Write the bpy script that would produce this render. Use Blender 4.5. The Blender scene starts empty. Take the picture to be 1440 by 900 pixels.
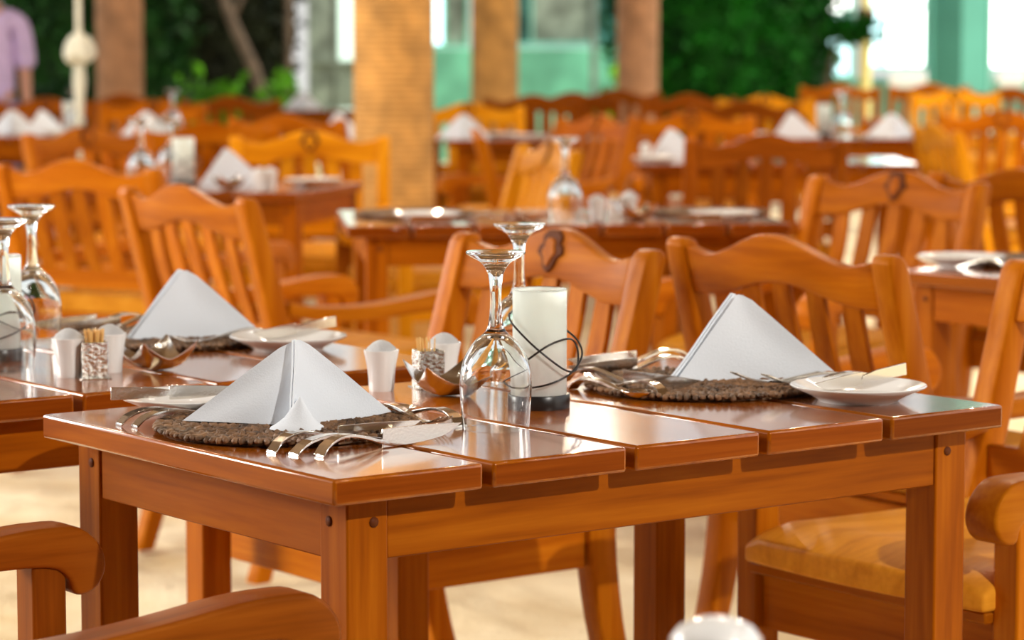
import bpy, bmesh, math, random
from math import sin, cos, pi, radians, sqrt
from mathutils import Vector, Matrix
random.seed(7)
S = bpy.context.scene
COL = S.collection

# ------------------------------------------------------------------ camera, sky, sun, exposure
cam_d = bpy.data.cameras.new('camera'); cam = bpy.data.objects.new('camera', cam_d); COL.objects.link(cam)
cam.location = (0, 0, 1.233); cam.rotation_euler = (radians(90 - 5.7307), 0, 0)
cam_d.sensor_width = 36; cam_d.lens = 100; cam_d.clip_end = 200
cam_d.dof.use_dof = True; cam_d.dof.focus_distance = 3.4; cam_d.dof.aperture_fstop = 5.6
S.camera = cam
SUN_EL, SUN_AZ = 58.0, 127.0          # azimuth of the sun clockwise from +y (behind right of the camera)
world = bpy.data.worlds.new('world'); S.world = world; world.use_nodes = True
wn = world.node_tree.nodes; wl = world.node_tree.links
bg = wn['Background']
sky = wn.new('ShaderNodeTexSky'); sky.sky_type = 'NISHITA'; sky.sun_disc = False
sky.sun_elevation = radians(38); sky.sun_rotation = radians(SUN_AZ); sky.dust_density = 3.0; sky.air_density = 1.0
wmix = wn.new('ShaderNodeMix'); wmix.data_type = 'RGBA'; wmix.inputs[0].default_value = 0.55
wmix.inputs[7].default_value = (9.0, 8.9, 8.6, 1)
wl.new(sky.outputs[0], wmix.inputs[6]); wl.new(wmix.outputs[2], bg.inputs[0]); bg.inputs[1].default_value = 0.078
sd = bpy.data.lights.new('sun', 'SUN'); sd.energy = 1.6; sd.angle = radians(0.8); sd.color = (1.0, .9, .76)
sun = bpy.data.objects.new('sun', sd); COL.objects.link(sun)
dv = Vector((sin(radians(SUN_AZ)) * cos(radians(SUN_EL)), cos(radians(SUN_AZ)) * cos(radians(SUN_EL)), sin(radians(SUN_EL))))
sun.rotation_euler = dv.to_track_quat('Z', 'Y').to_euler(); sun.location = dv * 20
for k_, (lx_, ly_, lz_, tx_, ty_, le_, sz_) in enumerate([(-5.0, 4.5, 2.2, 0, 3.6, 125, 1.6), (-5.5, 9.5, 2.6, 0, 9.0, 80, 2.4)]):   # area lights added to fill in from the open left side
    ad_ = bpy.data.lights.new('left_fill_light', 'AREA'); ad_.energy = le_; ad_.size = sz_; ad_.color = (1.0, .95, .88)
    ao_ = bpy.data.objects.new('left_fill_light', ad_); COL.objects.link(ao_); ao_.location = (lx_, ly_, lz_)
    ao_.rotation_euler = Vector((lx_ - tx_, ly_ - ty_, lz_ - .6)).to_track_quat('Z', 'Y').to_euler()
sp_ = bpy.data.lights.new('spot_lamp', 'SPOT'); sp_.energy = 440; sp_.spot_size = radians(38); sp_.spot_blend = .4; sp_.shadow_soft_size = .05; sp_.color = (1.0, .95, .88)   # ceiling spot over the right side, behind the viewer
so_ = bpy.data.objects.new('spot_lamp', sp_); COL.objects.link(so_); so_.location = (3.1, -.6, 3.45)
so_.rotation_euler = Vector((3.1 - .15, -.6 - 3.6, 3.45 - .75)).to_track_quat('Z', 'Y').to_euler()
S.view_settings.view_transform = 'Standard'; S.view_settings.look = 'None'
S.view_settings.exposure = 1.08; S.view_settings.gamma = 1.0; S.view_settings.use_curve_mapping = False

# ------------------------------------------------------------------ materials
def mat(name):
    m = bpy.data.materials.new(name); m.use_nodes = True
    return m, m.node_tree.nodes, m.node_tree.links, m.node_tree.nodes['Principled BSDF']
def plain(name, col, rough=.5, metal=0, spec=.5, coat=0, bump=0, bscale=200, var=0, vscale=20, **kw):
    m, n, l, p = mat(name)
    p.inputs['Base Color'].default_value = (*col, 1); p.inputs['Roughness'].default_value = rough
    p.inputs['Metallic'].default_value = metal; p.inputs['Specular IOR Level'].default_value = spec
    p.inputs['Coat Weight'].default_value = coat; p.inputs['Coat Roughness'].default_value = .08
    for k, v in kw.items(): p.inputs[k.replace('_', ' ')].default_value = v
    tc = n.new('ShaderNodeTexCoord')
    if bump:
        t = n.new('ShaderNodeTexNoise'); t.inputs['Scale'].default_value = bscale; t.inputs['Detail'].default_value = 4
        b = n.new('ShaderNodeBump'); b.inputs['Strength'].default_value = bump; b.inputs['Distance'].default_value = .01
        l.new(tc.outputs['Object'], t.inputs['Vector']); l.new(t.outputs['Fac'], b.inputs['Height']); l.new(b.outputs[0], p.inputs['Normal'])
    if var:
        t = n.new('ShaderNodeTexNoise'); t.inputs['Scale'].default_value = vscale; t.inputs['Detail'].default_value = 5
        r = n.new('ShaderNodeValToRGB')
        r.color_ramp.elements[0].color = (*[c * (1 - var) for c in col], 1); r.color_ramp.elements[1].color = (*[min(1, c * (1 + var)) for c in col], 1)
        r.color_ramp.elements[0].position = .3; r.color_ramp.elements[1].position = .7
        l.new(tc.outputs['Object'], t.inputs['Vector']); l.new(t.outputs['Fac'], r.inputs[0]); l.new(r.outputs[0], p.inputs['Base Color'])
    return m
def wood(name, axis, dark, mid, light, rough=.3, coat=.35, fine=1.0):
    m, n, l, p = mat(name)
    tc = n.new('ShaderNodeTexCoord'); oi = n.new('ShaderNodeObjectInfo')
    mp = n.new('ShaderNodeMapping'); sc = [26 * fine] * 3; sc['xyz'.index(axis)] = 1.6
    mp.inputs['Scale'].default_value = sc
    mul = n.new('ShaderNodeMath'); mul.operation = 'MULTIPLY'; mul.inputs[1].default_value = 37
    l.new(oi.outputs['Random'], mul.inputs[0]); l.new(mul.outputs[0], mp.inputs['Location'])
    l.new(tc.outputs['Object'], mp.inputs['Vector'])
    a = n.new('ShaderNodeTexNoise'); a.inputs['Scale'].default_value = 1.0; a.inputs['Detail'].default_value = 6; a.inputs['Distortion'].default_value = .6
    b = n.new('ShaderNodeTexNoise'); b.inputs['Scale'].default_value = 5.0; b.inputs['Detail'].default_value = 3
    l.new(mp.outputs[0], a.inputs['Vector']); l.new(mp.outputs[0], b.inputs['Vector'])
    mx = n.new('ShaderNodeMix'); mx.inputs[0].default_value = .3
    l.new(a.outputs['Fac'], mx.inputs[2]); l.new(b.outputs['Fac'], mx.inputs[3])
    r = n.new('ShaderNodeValToRGB'); e = r.color_ramp.elements
    e[0].position = .3; e[0].color = (*dark, 1); e[1].position = .72; e[1].color = (*light, 1)
    x = e.new(.5); x.color = (*mid, 1)
    l.new(mx.outputs[0], r.inputs[0])
    hs = n.new('ShaderNodeHueSaturation')
    mr = n.new('ShaderNodeMapRange'); mr.inputs['To Min'].default_value = .82; mr.inputs['To Max'].default_value = 1.2
    l.new(oi.outputs['Random'], mr.inputs['Value']); l.new(mr.outputs[0], hs.inputs['Value']); l.new(r.outputs[0], hs.inputs['Color'])
    l.new(hs.outputs[0], p.inputs['Base Color'])
    p.inputs['Roughness'].default_value = rough; p.inputs['Specular IOR Level'].default_value = .10 + coat * .5; p.inputs['Specular Tint'].default_value = (1, .42, .08, 1)
    bp = n.new('ShaderNodeBump'); bp.inputs['Strength'].default_value = .06; bp.inputs['Distance'].default_value = .004
    l.new(mx.outputs[0], bp.inputs['Height']); l.new(bp.outputs[0], p.inputs['Normal'])
    return m
TD, TM, TL = (.18, .034, .001), (.30, .070, .0016), (.42, .118, .004)
CD, CM_, CL = (.25, .052, .0015), (.40, .104, .0025), (.52, .165, .006)
W = {a: wood('varnished_wood_' + a, a, TD, TM, TL, .44, .22) for a in 'xyz'}
WTOP = wood('glossy_table_top_wood', 'y', TD, TM, TL, .2, .45)
_b = WTOP.node_tree.nodes['Principled BSDF']; _b.inputs['Coat Weight'].default_value = .8; _b.inputs['Coat Roughness'].default_value = .09; _b.inputs['Coat IOR'].default_value = 1.6
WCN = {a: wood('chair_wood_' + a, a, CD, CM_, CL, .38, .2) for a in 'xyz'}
WC_LIT = {a: wood('lit_chair_wood_' + a, a, (.42, .13, .003), (.60, .23, .006), (.70, .30, .014), .36, .2) for a in 'xyz'}  # lit copy of the chair wood: front light put into the colour
WC_SHADED = {a: wood('shaded_chair_wood_' + a, a, (.14, .028, .002), (.24, .056, .004), (.33, .09, .007), .36, .2) for a in 'xyz'}  # shaded copy of the same chair wood, shade put into the colour
WEND = wood('end_grain_wood', 'x', (.13, .022, .001), (.20, .038, .002), (.27, .06, .004), .4, .1, 2.0)
WSEAT = wood('scooped_seat_wood', 'y', (.50, .18, .012), (.64, .26, .02), (.74, .34, .035), .42, .12, .8)
CARVE = plain('dark_carved_wood', (.10, .026, .005), .65, spec=.15)
PLUG = plain('dark_wood_plug', (.11, .025, .004), .6, spec=.15)
STEEL = plain('polished_steel', (.78, .74, .68), .13, 1.0, bump=.02, bscale=300)
HAMMER = plain('hammered_steel', (.66, .62, .56), .2, 1.0, bump=.7, bscale=160)
CERAMIC = plain('white_glazed_ceramic', (.82, .82, .80), .12, 0, .5, coat=.4)
SALT = plain('salt', (.9, .9, .9), .8, bump=.9, bscale=600)
CLOTH = plain('white_linen', (.76, .81, .87), .85, 0, .2, bump=.12, bscale=420)
PICK = plain('toothpick_wood', (.72, .42, .12), .6)
BLACK = plain('black_metal', (.012, .009, .008), .3, 0, .5)
def glassmat():
    m, n, l, p = mat('clear_glass')
    p.inputs['Base Color'].default_value = (.97, .985, .98, 1); p.inputs['Roughness'].default_value = .0
    p.inputs['Transmission Weight'].default_value = 1; p.inputs['IOR'].default_value = 1.47
    return m
GLASS = glassmat()
def frosted():
    m, n, l, p = mat('frosted_glass')
    p.inputs['Base Color'].default_value = (.90, .95, .92, 1); p.inputs['Roughness'].default_value = .45
    p.inputs['Transmission Weight'].default_value = .35; p.inputs['IOR'].default_value = 1.2
    tr = n.new('ShaderNodeBsdfTranslucent'); tr.inputs[0].default_value = (.94, .97, .94, 1)
    mx = n.new('ShaderNodeMixShader'); mx.inputs[0].default_value = .55
    l.new(p.outputs[0], mx.inputs[1]); l.new(tr.outputs[0], mx.inputs[2]); l.new(mx.outputs[0], n['Material Output'].inputs[0])
    return m
FROST = frosted()
WAX = plain('red_candle_wax', (.70, .22, .16), .5)
MATV = plain('brown_woven_vine', (.17, .085, .036), .6, var=.75, vscale=60, bump=.5, bscale=180)
# ground: pale beach sand
SAND, n_, l_, p_ = mat('beach_sand')
tc = n_.new('ShaderNodeTexCoord'); t1 = n_.new('ShaderNodeTexNoise'); t1.inputs['Scale'].default_value = 2.2; t1.inputs['Detail'].default_value = 6
t2 = n_.new('ShaderNodeTexNoise'); t2.inputs['Scale'].default_value = 120; t2.inputs['Detail'].default_value = 3
l_.new(tc.outputs['Object'], t1.inputs['Vector']); l_.new(tc.outputs['Object'], t2.inputs['Vector'])
rp = n_.new('ShaderNodeValToRGB'); rp.color_ramp.elements[0].color = (.66, .50, .26, 1); rp.color_ramp.elements[1].color = (.90, .79, .55, 1)
rp.color_ramp.elements[0].position = .32; rp.color_ramp.elements[1].position = .62
l_.new(t1.outputs['Fac'], rp.inputs[0]); l_.new(rp.outputs[0], p_.inputs['Base Color']); p_.inputs['Roughness'].default_value = .95
ad = n_.new('ShaderNodeMath'); ad.operation = 'MULTIPLY_ADD'; ad.inputs[1].default_value = .08
l_.new(t2.outputs['Fac'], ad.inputs[0]); l_.new(t1.outputs['Fac'], ad.inputs[2])
bp_ = n_.new('ShaderNodeBump'); bp_.inputs['Strength'].default_value = .8; bp_.inputs['Distance'].default_value = .12
l_.new(ad.outputs[0], bp_.inputs['Height']); l_.new(bp_.outputs[0], p_.inputs['Normal'])
def leafmat(name, col):
    m, n, l, p = mat(name)
    tcx = n.new('ShaderNodeTexCoord'); t = n.new('ShaderNodeTexNoise'); t.inputs['Scale'].default_value = 3.5; t.inputs['Detail'].default_value = 4
    r = n.new('ShaderNodeValToRGB'); r.color_ramp.elements[0].color = (*[c * .35 for c in col], 1); r.color_ramp.elements[1].color = (*[min(1, c * 1.5) for c in col], 1)
    r.color_ramp.elements[0].position = .35; r.color_ramp.elements[1].position = .68
    l.new(tcx.outputs['Object'], t.inputs['Vector']); l.new(t.outputs['Fac'], r.inputs[0]); l.new(r.outputs[0], p.inputs['Base Color'])
    p.inputs['Roughness'].default_value = .6; p.inputs['Specular IOR Level'].default_value = .12
    return m
LEAF_DEEP = leafmat('deep_green_leaf', (.004, .085, .002)); LEAF_DARK = leafmat('dark_brown_green_leaf', (.013, .017, .006))
LEAF_BRIGHT = leafmat('bright_green_leaf', (.11, .36, .012)); LEAF_MID = leafmat('mid_green_leaf', (.008, .045, .005))
BARK = plain('grey_brown_bark', (.10, .07, .045), .9, var=.4, vscale=12)
ROPE = plain('tan_rope_wrapping', (.56, .29, .075), .8, var=.3, vscale=9)
ROPE2 = plain('pinkish_rope_wrapping', (.50, .26, .13), .8, var=.25, vscale=9)
TEAL = plain('teal_painted_plaster', (.09, .36, .28), .6, var=.12, vscale=2)
TEAL2 = plain('pale_teal_painted_wood', (.22, .56, .46), .5)
MINT = plain('mint_painted_plaster', (.15, .52, .35), .5, var=.35, vscale=3)
DARKGLASS = plain('dark_teal_window_glass', (.05, .16, .14), .12, 0, .6, var=.8, vscale=3.2)
GREYGLASS = plain('grey_green_window_glass', (.24, .30, .25), .15, 0, .6, var=.6, vscale=4)
CREAM = plain('cream_cloth', (.66, .66, .56), .8, var=.1)
YELLOW = plain('yellow_painted_metal', (.85, .72, .25), .5)
BROWNP = plain('brown_painted_metal', (.22, .09, .04), .5)
LAV = plain('lavender_cotton', (.58, .45, .75), .8, var=.12, vscale=10)
SKIN = plain('skin', (.50, .25, .17), .5)
HAIR = plain('dark_hair', (.03, .02, .015), .6)
SLATE = plain('slate_blue_cotton', (.22, .24, .42), .8)
def emit(name, col, s):
    m, n, l, p = mat(name); p.inputs['Base Color'].default_value = (*col, 1)
    p.inputs['Emission Color'].default_value = (*col, 1); p.inputs['Emission Strength'].default_value = s
    return m
LIT = emit('lit_window_glow', (1.0, .98, .94), 2.6); LITC = emit('lit_aqua_window_glow', (.60, .95, 1.0), 1.3); LITG = emit('dim_lit_window_glow', (.62, .82, .72), .55)

# ------------------------------------------------------------------ mesh helpers
class MB:
    def __init__(s): s.v = []; s.f = []; s.m = []; s.sm = []
    def add(s, vs, fs, mi=0, smooth=False):
        o = len(s.v); s.v += [tuple(v) for v in vs]
        for f in fs: s.f.append([i + o for i in f]); s.m.append(mi); s.sm.append(smooth)
        return s
    def box(s, c, d, mi=0, R=None):
        x, y, z = [k / 2 for k in d]; vs = [Vector((a * x, b * y, e * z)) for a in (-1, 1) for b in (-1, 1) for e in (-1, 1)]
        if R is not None: vs = [R @ v for v in vs]
        vs = [v + Vector(c) for v in vs]
        return s.add(vs, [(0, 1, 3, 2), (4, 6, 7, 5), (0, 4, 5, 1), (2, 3, 7, 6), (0, 2, 6, 4), (1, 5, 7, 3)], mi)
    def lathe(s, prof, n=32, c=(0, 0, 0), mi=0, smooth=True, closed=False):
        vs = []; fs = []; m = len(prof)
        for r, z in prof:
            for k in range(n):
                a = 2 * pi * k / n; vs.append((c[0] + r * cos(a), c[1] + r * sin(a), c[2] + z))
        for i in range(m if closed else m - 1):
            j = (i + 1) % m
            for k in range(n):
                k2 = (k + 1) % n; fs.append((i * n + k, i * n + k2, j * n + k2, j * n + k))
        if not closed:
            if prof[0][0] > 1e-4: fs.append(tuple(range(n - 1, -1, -1)))
            if prof[-1][0] > 1e-4: fs.append(tuple((m - 1) * n + k for k in range(n)))
        return s.add(vs, fs, mi, smooth)
    def tube(s, pts, r, n=8, mi=0, closed=False):
        pts = [Vector(p) for p in pts]; m = len(pts); vs = []; fs = []
        rr = r if isinstance(r, (list, tuple)) else [r] * m
        up = None
        for i, p in enumerate(pts):
            a = pts[(i - 1) % m] if (closed or i > 0) else p; b = pts[(i + 1) % m] if (closed or i < m - 1) else p
            t = (b - a).normalized()
            if up is None: up = t.orthogonal().normalized()
            up = (up - t * up.dot(t)).normalized(); sd_ = t.cross(up)
            for k in range(n):
                an = 2 * pi * k / n; vs.append(p + (up * cos(an) + sd_ * sin(an)) * rr[i])
        for i in range(m if closed else m - 1):
            j = (i + 1) % m
            for k in range(n):
                k2 = (k + 1) % n; fs.append((i * n + k, i * n + k2, j * n + k2, j * n + k))
        if not closed: fs += [tuple(range(n - 1, -1, -1)), tuple((m - 1) * n + k for k in range(n))]
        return s.add(vs, fs, mi, True)
    def loft(s, sections, mi=0, smooth=False):
        n = len(sections[0]); vs = [p for q in sections for p in q]; fs = []
        for i in range(len(sections) - 1):
            for k in range(n):
                k2 = (k + 1) % n; fs.append((i * n + k, i * n + k2, (i + 1) * n + k2, (i + 1) * n + k))
        fs += [tuple(range(n - 1, -1, -1)), tuple((len(sections) - 1) * n + k for k in range(n))]
        return s.add(vs, fs, mi, smooth)
    def prism(s, poly, fn0, fn1, mi=0):
        return s.loft([[fn0(*p) for p in poly], [fn1(*p) for p in poly]], mi)
    def mesh(s, name, mats, bevel=0, seg=2, smooth_all=False, ang=35, curved=False):
        me = bpy.data.meshes.new(name); me.from_pydata(s.v, [], s.f)
        for i, p in enumerate(me.polygons): p.material_index = s.m[i]; p.use_smooth = s.sm[i] or smooth_all
        for m in (mats if isinstance(mats, (list, tuple)) else [mats]): me.materials.append(m)
        bm = bmesh.new(); bm.from_mesh(me)
        bmesh.ops.recalc_face_normals(bm, faces=bm.faces)
        if bevel:
            es = [e for e in bm.edges if len(e.link_faces) == 2 and e.calc_face_angle(0) > radians(40)]
            new = bmesh.ops.bevel(bm, geom=es, offset=bevel, segments=seg, affect='EDGES', profile=.5, clamp_overlap=True)['faces']
            for f in new: f.smooth = True
        if curved:
            for f in bm.faces: f.smooth = len(f.verts) <= 6
        if smooth_all:
            for f in bm.faces: f.smooth = True
        bm.to_mesh(me); bm.free()
        if smooth_all or curved: me.set_sharp_from_angle(angle=radians(ang))
        return me
def sm_profile(pts, k=6):       # Catmull-Rom through profile points
    out = []; n = len(pts)
    for i in range(n - 1):
        p0, p1, p2, p3 = pts[max(0, i - 1)], pts[i], pts[i + 1], pts[min(n - 1, i + 2)]
        for j in range(k):
            t = j / k
            out.append(tuple(.5 * ((2 * b) + (c - a) * t + (2 * a - 5 * b + 4 * c - d) * t * t + (-a + 3 * b - 3 * c + d) * t ** 3) for a, b, c, d in zip(p0, p1, p2, p3)))
    out.append(pts[-1]); return out
def add(name, me, parent=None, loc=(0, 0, 0), rot=(0, 0, 0), label=None):
    o = bpy.data.objects.new(name, me); COL.objects.link(o); o.location = loc; o.rotation_euler = rot
    if parent is not None: o.parent = parent
    if label: o['label'] = label
    return o
def tag(o, label=None, cat=None, group=None, kind=None):
    if label: o['label'] = label
    if cat: o['category'] = cat
    if group: o['group'] = group
    if kind: o['kind'] = kind
    return o
def thing(name, label, cat, loc, rz=0, group=None, rot=None):
    o = add(name, None, None, loc, rot or (0, 0, rz)); return tag(o, label, cat, group)
# a template is a list of (part name, mesh, location, rotation, label, [sub-parts]); stamp() makes one thing of it
def stamp(tpl, name, label, cat, loc, rz=0, group=None):
    root = thing(name, label, cat, loc, rz, group)
    for p in tpl:
        o = add(p[0], p[1], root, p[2], p[3], p[4])
        for q in p[5]: add(q[0], q[1], o, q[2], q[3], q[4])
    return root
def P(name, me, loc=(0, 0, 0), rot=(0, 0, 0), label=None, sub=()): return (name, me, loc, rot, label, sub)
# frame of the front table: b along its long front edge, a away from the viewer along its boards
C0 = Vector((-.19406, 3.06647)); BD = Vector((.79832, .60223)); AD = Vector((-.60223, .79832)); BANG = radians(37.029)
def fw(b, a, z=0): p = C0 + BD * b + AD * a; return Vector((p.x, p.y, z))

# ------------------------------------------------------------------ setting: sand floor, far building
m_ = MB(); nx, ny = 60, 80
for j in range(ny + 1):
    for i in range(nx + 1):
        x = -14 + 28 * i / nx; y = -3 + 40 * j / ny; m_.v.append((x, y, -.004 - .006 * (1 + sin(x * 5.1 + 2 * sin(y * 2.3)) * cos(y * 4.3 + x))))
for j in range(ny):
    for i in range(nx):
        a = j * (nx + 1) + i; m_.f.append((a, a + 1, a + nx + 2, a + nx + 1)); m_.m.append(0); m_.sm.append(True)
tag(add('floor', m_.mesh('floor', SAND)), 'pale beach sand ground under all the tables', None, None, 'structure')

THATCH = plain('dark_thatch', (.10, .055, .022), .95, var=.5, vscale=14)
tag(add('ceiling', MB().box((-.9, 8.0, 3.80), (8.6, 26.0, .14)).mesh('ceiling', THATCH)), 'dark thatched roof over the terrace', None, None, 'structure')
tag(add('wall_rear', MB().box((-.9, -5.0, 1.86), (8.6, .2, 3.74)).mesh('wall_rear', THATCH)), 'dark wall of the restaurant behind the viewer', None, None, 'structure')
tag(add('wall_sky_block_right', MB().box((3.5, -1.6, 1.86), (.2, 6.6, 3.74)).mesh('wall_sky_block_right', THATCH)), 'unseen dark wall added right of the viewer to block sky light', None, None, 'structure')  # added out of view, keeps sky light off the near faces
tag(add('wall_sky_block_left', MB().box((-5.3, -1.8, 1.86), (.2, 6.2, 3.74)).mesh('wall_sky_block_left', THATCH)), 'unseen dark wall added left of the viewer to block sky light', None, None, 'structure')  # its counterpart at left, also added to shut out sky light
# small warm lamps hung under the roof
for k_, (lx_, ly_, lz_, le_) in enumerate([(-2.4, 1.6, 3.2, 5), (1.6, 2.2, 3.2, 8), (-2.2, 6.4, 3.2, 15), (1.0, 6.6, 3.2, 36), (-.6, 10.0, 3.2, 50), (2.6, 10.4, 3.2, 50), (-2.8, 11.8, 3.2, 50), (.4, 14.0, 3.2, 50)]):
    ld = bpy.data.lights.new('roof_lamp', 'POINT'); ld.energy = le_; ld.shadow_soft_size = .05; ld.color = (1, .84, .62)
    lo = bpy.data.objects.new('roof_lamp', ld); COL.objects.link(lo); lo.location = (lx_, ly_, lz_)
for k_ in range(14):      # small unseen point lights added for glints in the glasses
    ld = bpy.data.lights.new('glint_light', 'POINT'); ld.energy = 2.2; ld.shadow_soft_size = .03; ld.color = (1, .93, .82)
    lo = bpy.data.objects.new('glint_light', ld); COL.objects.link(lo); lo.location = (-2.8 + 5.6 * (k_ % 7) / 6, (2.6, 7.8)[k_ // 7], 3.25 - .12 * sin(pi * (k_ % 7) / 3))

# ------------------------------------------------------------------ furniture templates
TOP = .75; TH = .0303
def plank_slots(mb, L):      # varnished top, end grain at both ends, long grain on the sides
    return [1 if abs(sum(Vector(mb.v[i]).y for i in f) / 4) > L * .49 else (0 if sum(Vector(mb.v[i]).z for i in f) / 4 > -.002 else 2) for f in mb.f]
def table_template(Wd, L, n, gap=.014):
    tpl = []; pw = Wd / n
    mb = MB().box((0, 0, -TH / 2), (pw - gap, L, TH))
    mb.m = plank_slots(mb, L)
    plank = mb.mesh('plank', [WTOP, WEND, W['y']], .004, 2)
    e0 = MB().box((0, 0, -TH / 2), (pw - gap / 2, L, TH)); e0.m = plank_slots(e0, L)
    plank_e = e0.mesh('edge_plank', [WTOP, WEND, W['y']], .004, 2)
    for k in range(n):
        x = -Wd / 2 + pw * (k + .5)
        if k == 0: tpl.append(P('plank', plank_e, (x - gap / 4, 0, TOP)))
        elif k == n - 1: tpl.append(P('plank', plank_e, (x + gap / 4, 0, TOP)))
        else: tpl.append(P('plank', plank, (x, 0, TOP)))
    lw = .056; zt = TOP - TH; XL, XR, YF, YB = -Wd / 2 + .05 + lw / 2, Wd / 2 - .016 - lw / 2, -L / 2 + .05 + lw / 2, L / 2 - .002 - lw / 2
    leg = MB().box((0, 0, zt / 2 - .005), (lw, lw, zt + .01)).mesh('leg', W['z'], .003, 2)
    plug = MB().lathe([(.0062, -.002), (.0062, .0012), (.0001, .0014)], 10).mesh('dowel_plug', PLUG)
    for sx, lx in ((-1, XL), (1, XR)):
        for sy, ly in ((-1, YF), (1, YB)):
            tpl.append(P('leg', leg, (lx, ly, 0), sub=[
                P('dowel_plug', plug, (-sx * .008, sy * lw / 2, zt - .032), (radians(-90 * sy), 0, 0)),
                P('dowel_plug', plug, (sx * lw / 2, -sy * .008, zt - .032), (0, radians(90 * sx), 0))]))
    cx, cy = (XL + XR) / 2, (YF + YB) / 2
    ax = MB().box((0, 0, 0), (XR - XL - lw, .022, .076)).mesh('long_apron', W['x'], .002, 1)
    ay = MB().box((0, 0, 0), (.022, YB - YF - lw, .076)).mesh('short_apron', W['y'], .002, 1)
    tpl += [P('apron', ax, (cx, YF - lw / 2 + .014, zt - .0385)), P('apron', ax, (cx, YB + lw / 2 - .014, zt - .0385)),
            P('apron', ay, (XL - lw / 2 + .014, cy, zt - .0385)), P('apron', ay, (XR + lw / 2 - .014, cy, zt - .0385))]
    return tpl
T_W, T_L = 1.05, .676
TABLE = table_template(T_W, T_L, 5)
TABLE7 = table_template(1.14, T_L, 7)
TABLE_SQ = table_template(.74, T_L, 4)
PZ, CRZ = .86, .893
def yb(z): return -.245 - .27 * (z - .45)
def chair_template(WC):
    tpl = []
    # scooped seat
    s = MB(); nx, ny = 14, 14; hw, y0, y1 = .245, -.225, .25
    def seat_z(u, v):
        x = u * 2 - 1; z = .508 - .014 * (1 - x * x) * sin(pi * min(1, v * 1.15)) + .004 * (1 - abs(x)) * v
        ed = min(1, (1 - v) / .16); z -= .022 * (1 - ed) ** 2
        es = min(1, (1 - abs(x)) / .12); z -= .012 * (1 - es) ** 2
        return z
    top = []; bot = []
    for j in range(ny + 1):
        for i in range(nx + 1):
            u, v = i / nx, j / ny; x = (u * 2 - 1) * hw; y = y0 + (y1 - y0) * v + (.018 * (1 - (u * 2 - 1) ** 2) if j == ny else 0)
            s.v.append((x, y, seat_z(u, v)))
    for j in range(ny + 1):
        for i in range(nx + 1):
            u, v = i / nx, j / ny; s.v.append((s.v[j * (nx + 1) + i][0], s.v[j * (nx + 1) + i][1], .450))
    N = (nx + 1) * (ny + 1); q = lambda i, j: j * (nx + 1) + i
    for j in range(ny):
        for i in range(nx):
            s.f.append((q(i, j), q(i + 1, j), q(i + 1, j + 1), q(i, j + 1))); s.f.append((N + q(i, j), N + q(i, j + 1), N + q(i + 1, j + 1), N + q(i + 1, j)))
    for i in range(nx): s.f += [(q(i, 0), N + q(i, 0), N + q(i + 1, 0), q(i + 1, 0)), (q(i + 1, ny), N + q(i + 1, ny), N + q(i, ny), q(i, ny))]
    for j in range(ny): s.f += [(q(0, j + 1), N + q(0, j + 1), N + q(0, j), q(0, j)), (q(nx, j), N + q(nx, j), N + q(nx, j + 1), q(nx, j + 1))]
    s.m = [0] * len(s.f); s.sm = [True] * len(s.f)
    tpl.append(P('seat', s.mesh('seat', WSEAT, .007, 3, ang=60)))
    tpl.append(P('seat_frame', MB().box((0, .008, .441), (.482, .47, .017)).mesh('seat_frame', WC['x'], .003, 1)))
    fl = MB().box((0, 0, .297), (.046, .046, .61)).mesh('front_leg', WC['z'], .004, 2)
    cl = [(-.335, 0), (-.285, .15), (-.252, .3), (-.243, .45), (yb(.6), .6), (yb(.75), .75), (yb(PZ - .015), PZ - .015), (yb(PZ), PZ)]
    wd = [.042, .048, .054, .058, .054, .048, .044, .040]
    cw = sm_profile([(y, z, w) for (y, z), w in zip(cl, wd)], 3); cl = [(a, b) for a, b, c in cw]; wd = [c for a, b, c in cw]
    cl += [(yb(PZ + .008), PZ + .008), (yb(PZ + .012), PZ + .012)]; wd += [.030, .016]
    poly = [(y - w / 2, z) for (y, z), w in zip(cl, wd)] + [(y + w / 2, z) for (y, z), w in zip(cl, wd)][::-1]
    bp = MB().prism(poly, lambda y, z: (-.023, y, z), lambda y, z: (.023, y, z)).mesh('back_post', WC['z'], .005, 2, curved=True, ang=50)
    for sx in (-1, 1):
        tpl.append(P('front_leg', fl, (sx * .262, .205, 0))); tpl.append(P('back_post', bp, (sx * .262, 0, 0)))
    # crest rail: ogee on top, arched below
    def tz(x): return CRZ - .045 + .045 * (.5 + .5 * cos(pi * min(1, abs(x) / .185))) + .012 * max(0, (abs(x) - .185) / .055)
    def bz(x): return CRZ - .118 + .034 * (.5 + .5 * cos(pi * min(1, abs(x) / .20)))
    cr = MB(); N = 24; secs = []
    for i in range(N + 1):
        x = -.240 + .480 * i / N; t, b = tz(x), bz(x); bow = -.012 * (1 - (x / .24) ** 2)
        secs.append([(x, yb(t) + .014 + bow, t), (x, yb(b) + .014 + bow, b), (x, yb(b) - .014 + bow, b), (x, yb(t) - .014 + bow, t)])
    cr.loft(secs)
    sh = [(0, -.034), (-.009, -.026), (-.014, -.012), (-.024, -.004), (-.021, .008), (-.016, .010), (-.018, .022), (-.010, .031), (.010, .031), (.018, .022), (.016, .010), (.021, .008), (.024, -.004), (.014, -.012), (.009, -.026)]
    zc = (tz(0) + bz(0)) / 2 + .004
    def cvf(off): return lambda x, z: (x, yb(zc + z) + .002 + off, zc + z)
    cv = MB().prism([(x * 1.5, z * 1.15) for x, z in sh], cvf(-.004), cvf(.006)).mesh('carving', CARVE, .002, 1)
    inner = MB().prism([(x * .8, z * .78 - .002) for x, z in sh], cvf(0), cvf(.0095)).mesh('carved_petal', WC['z'], .002, 1)
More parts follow.
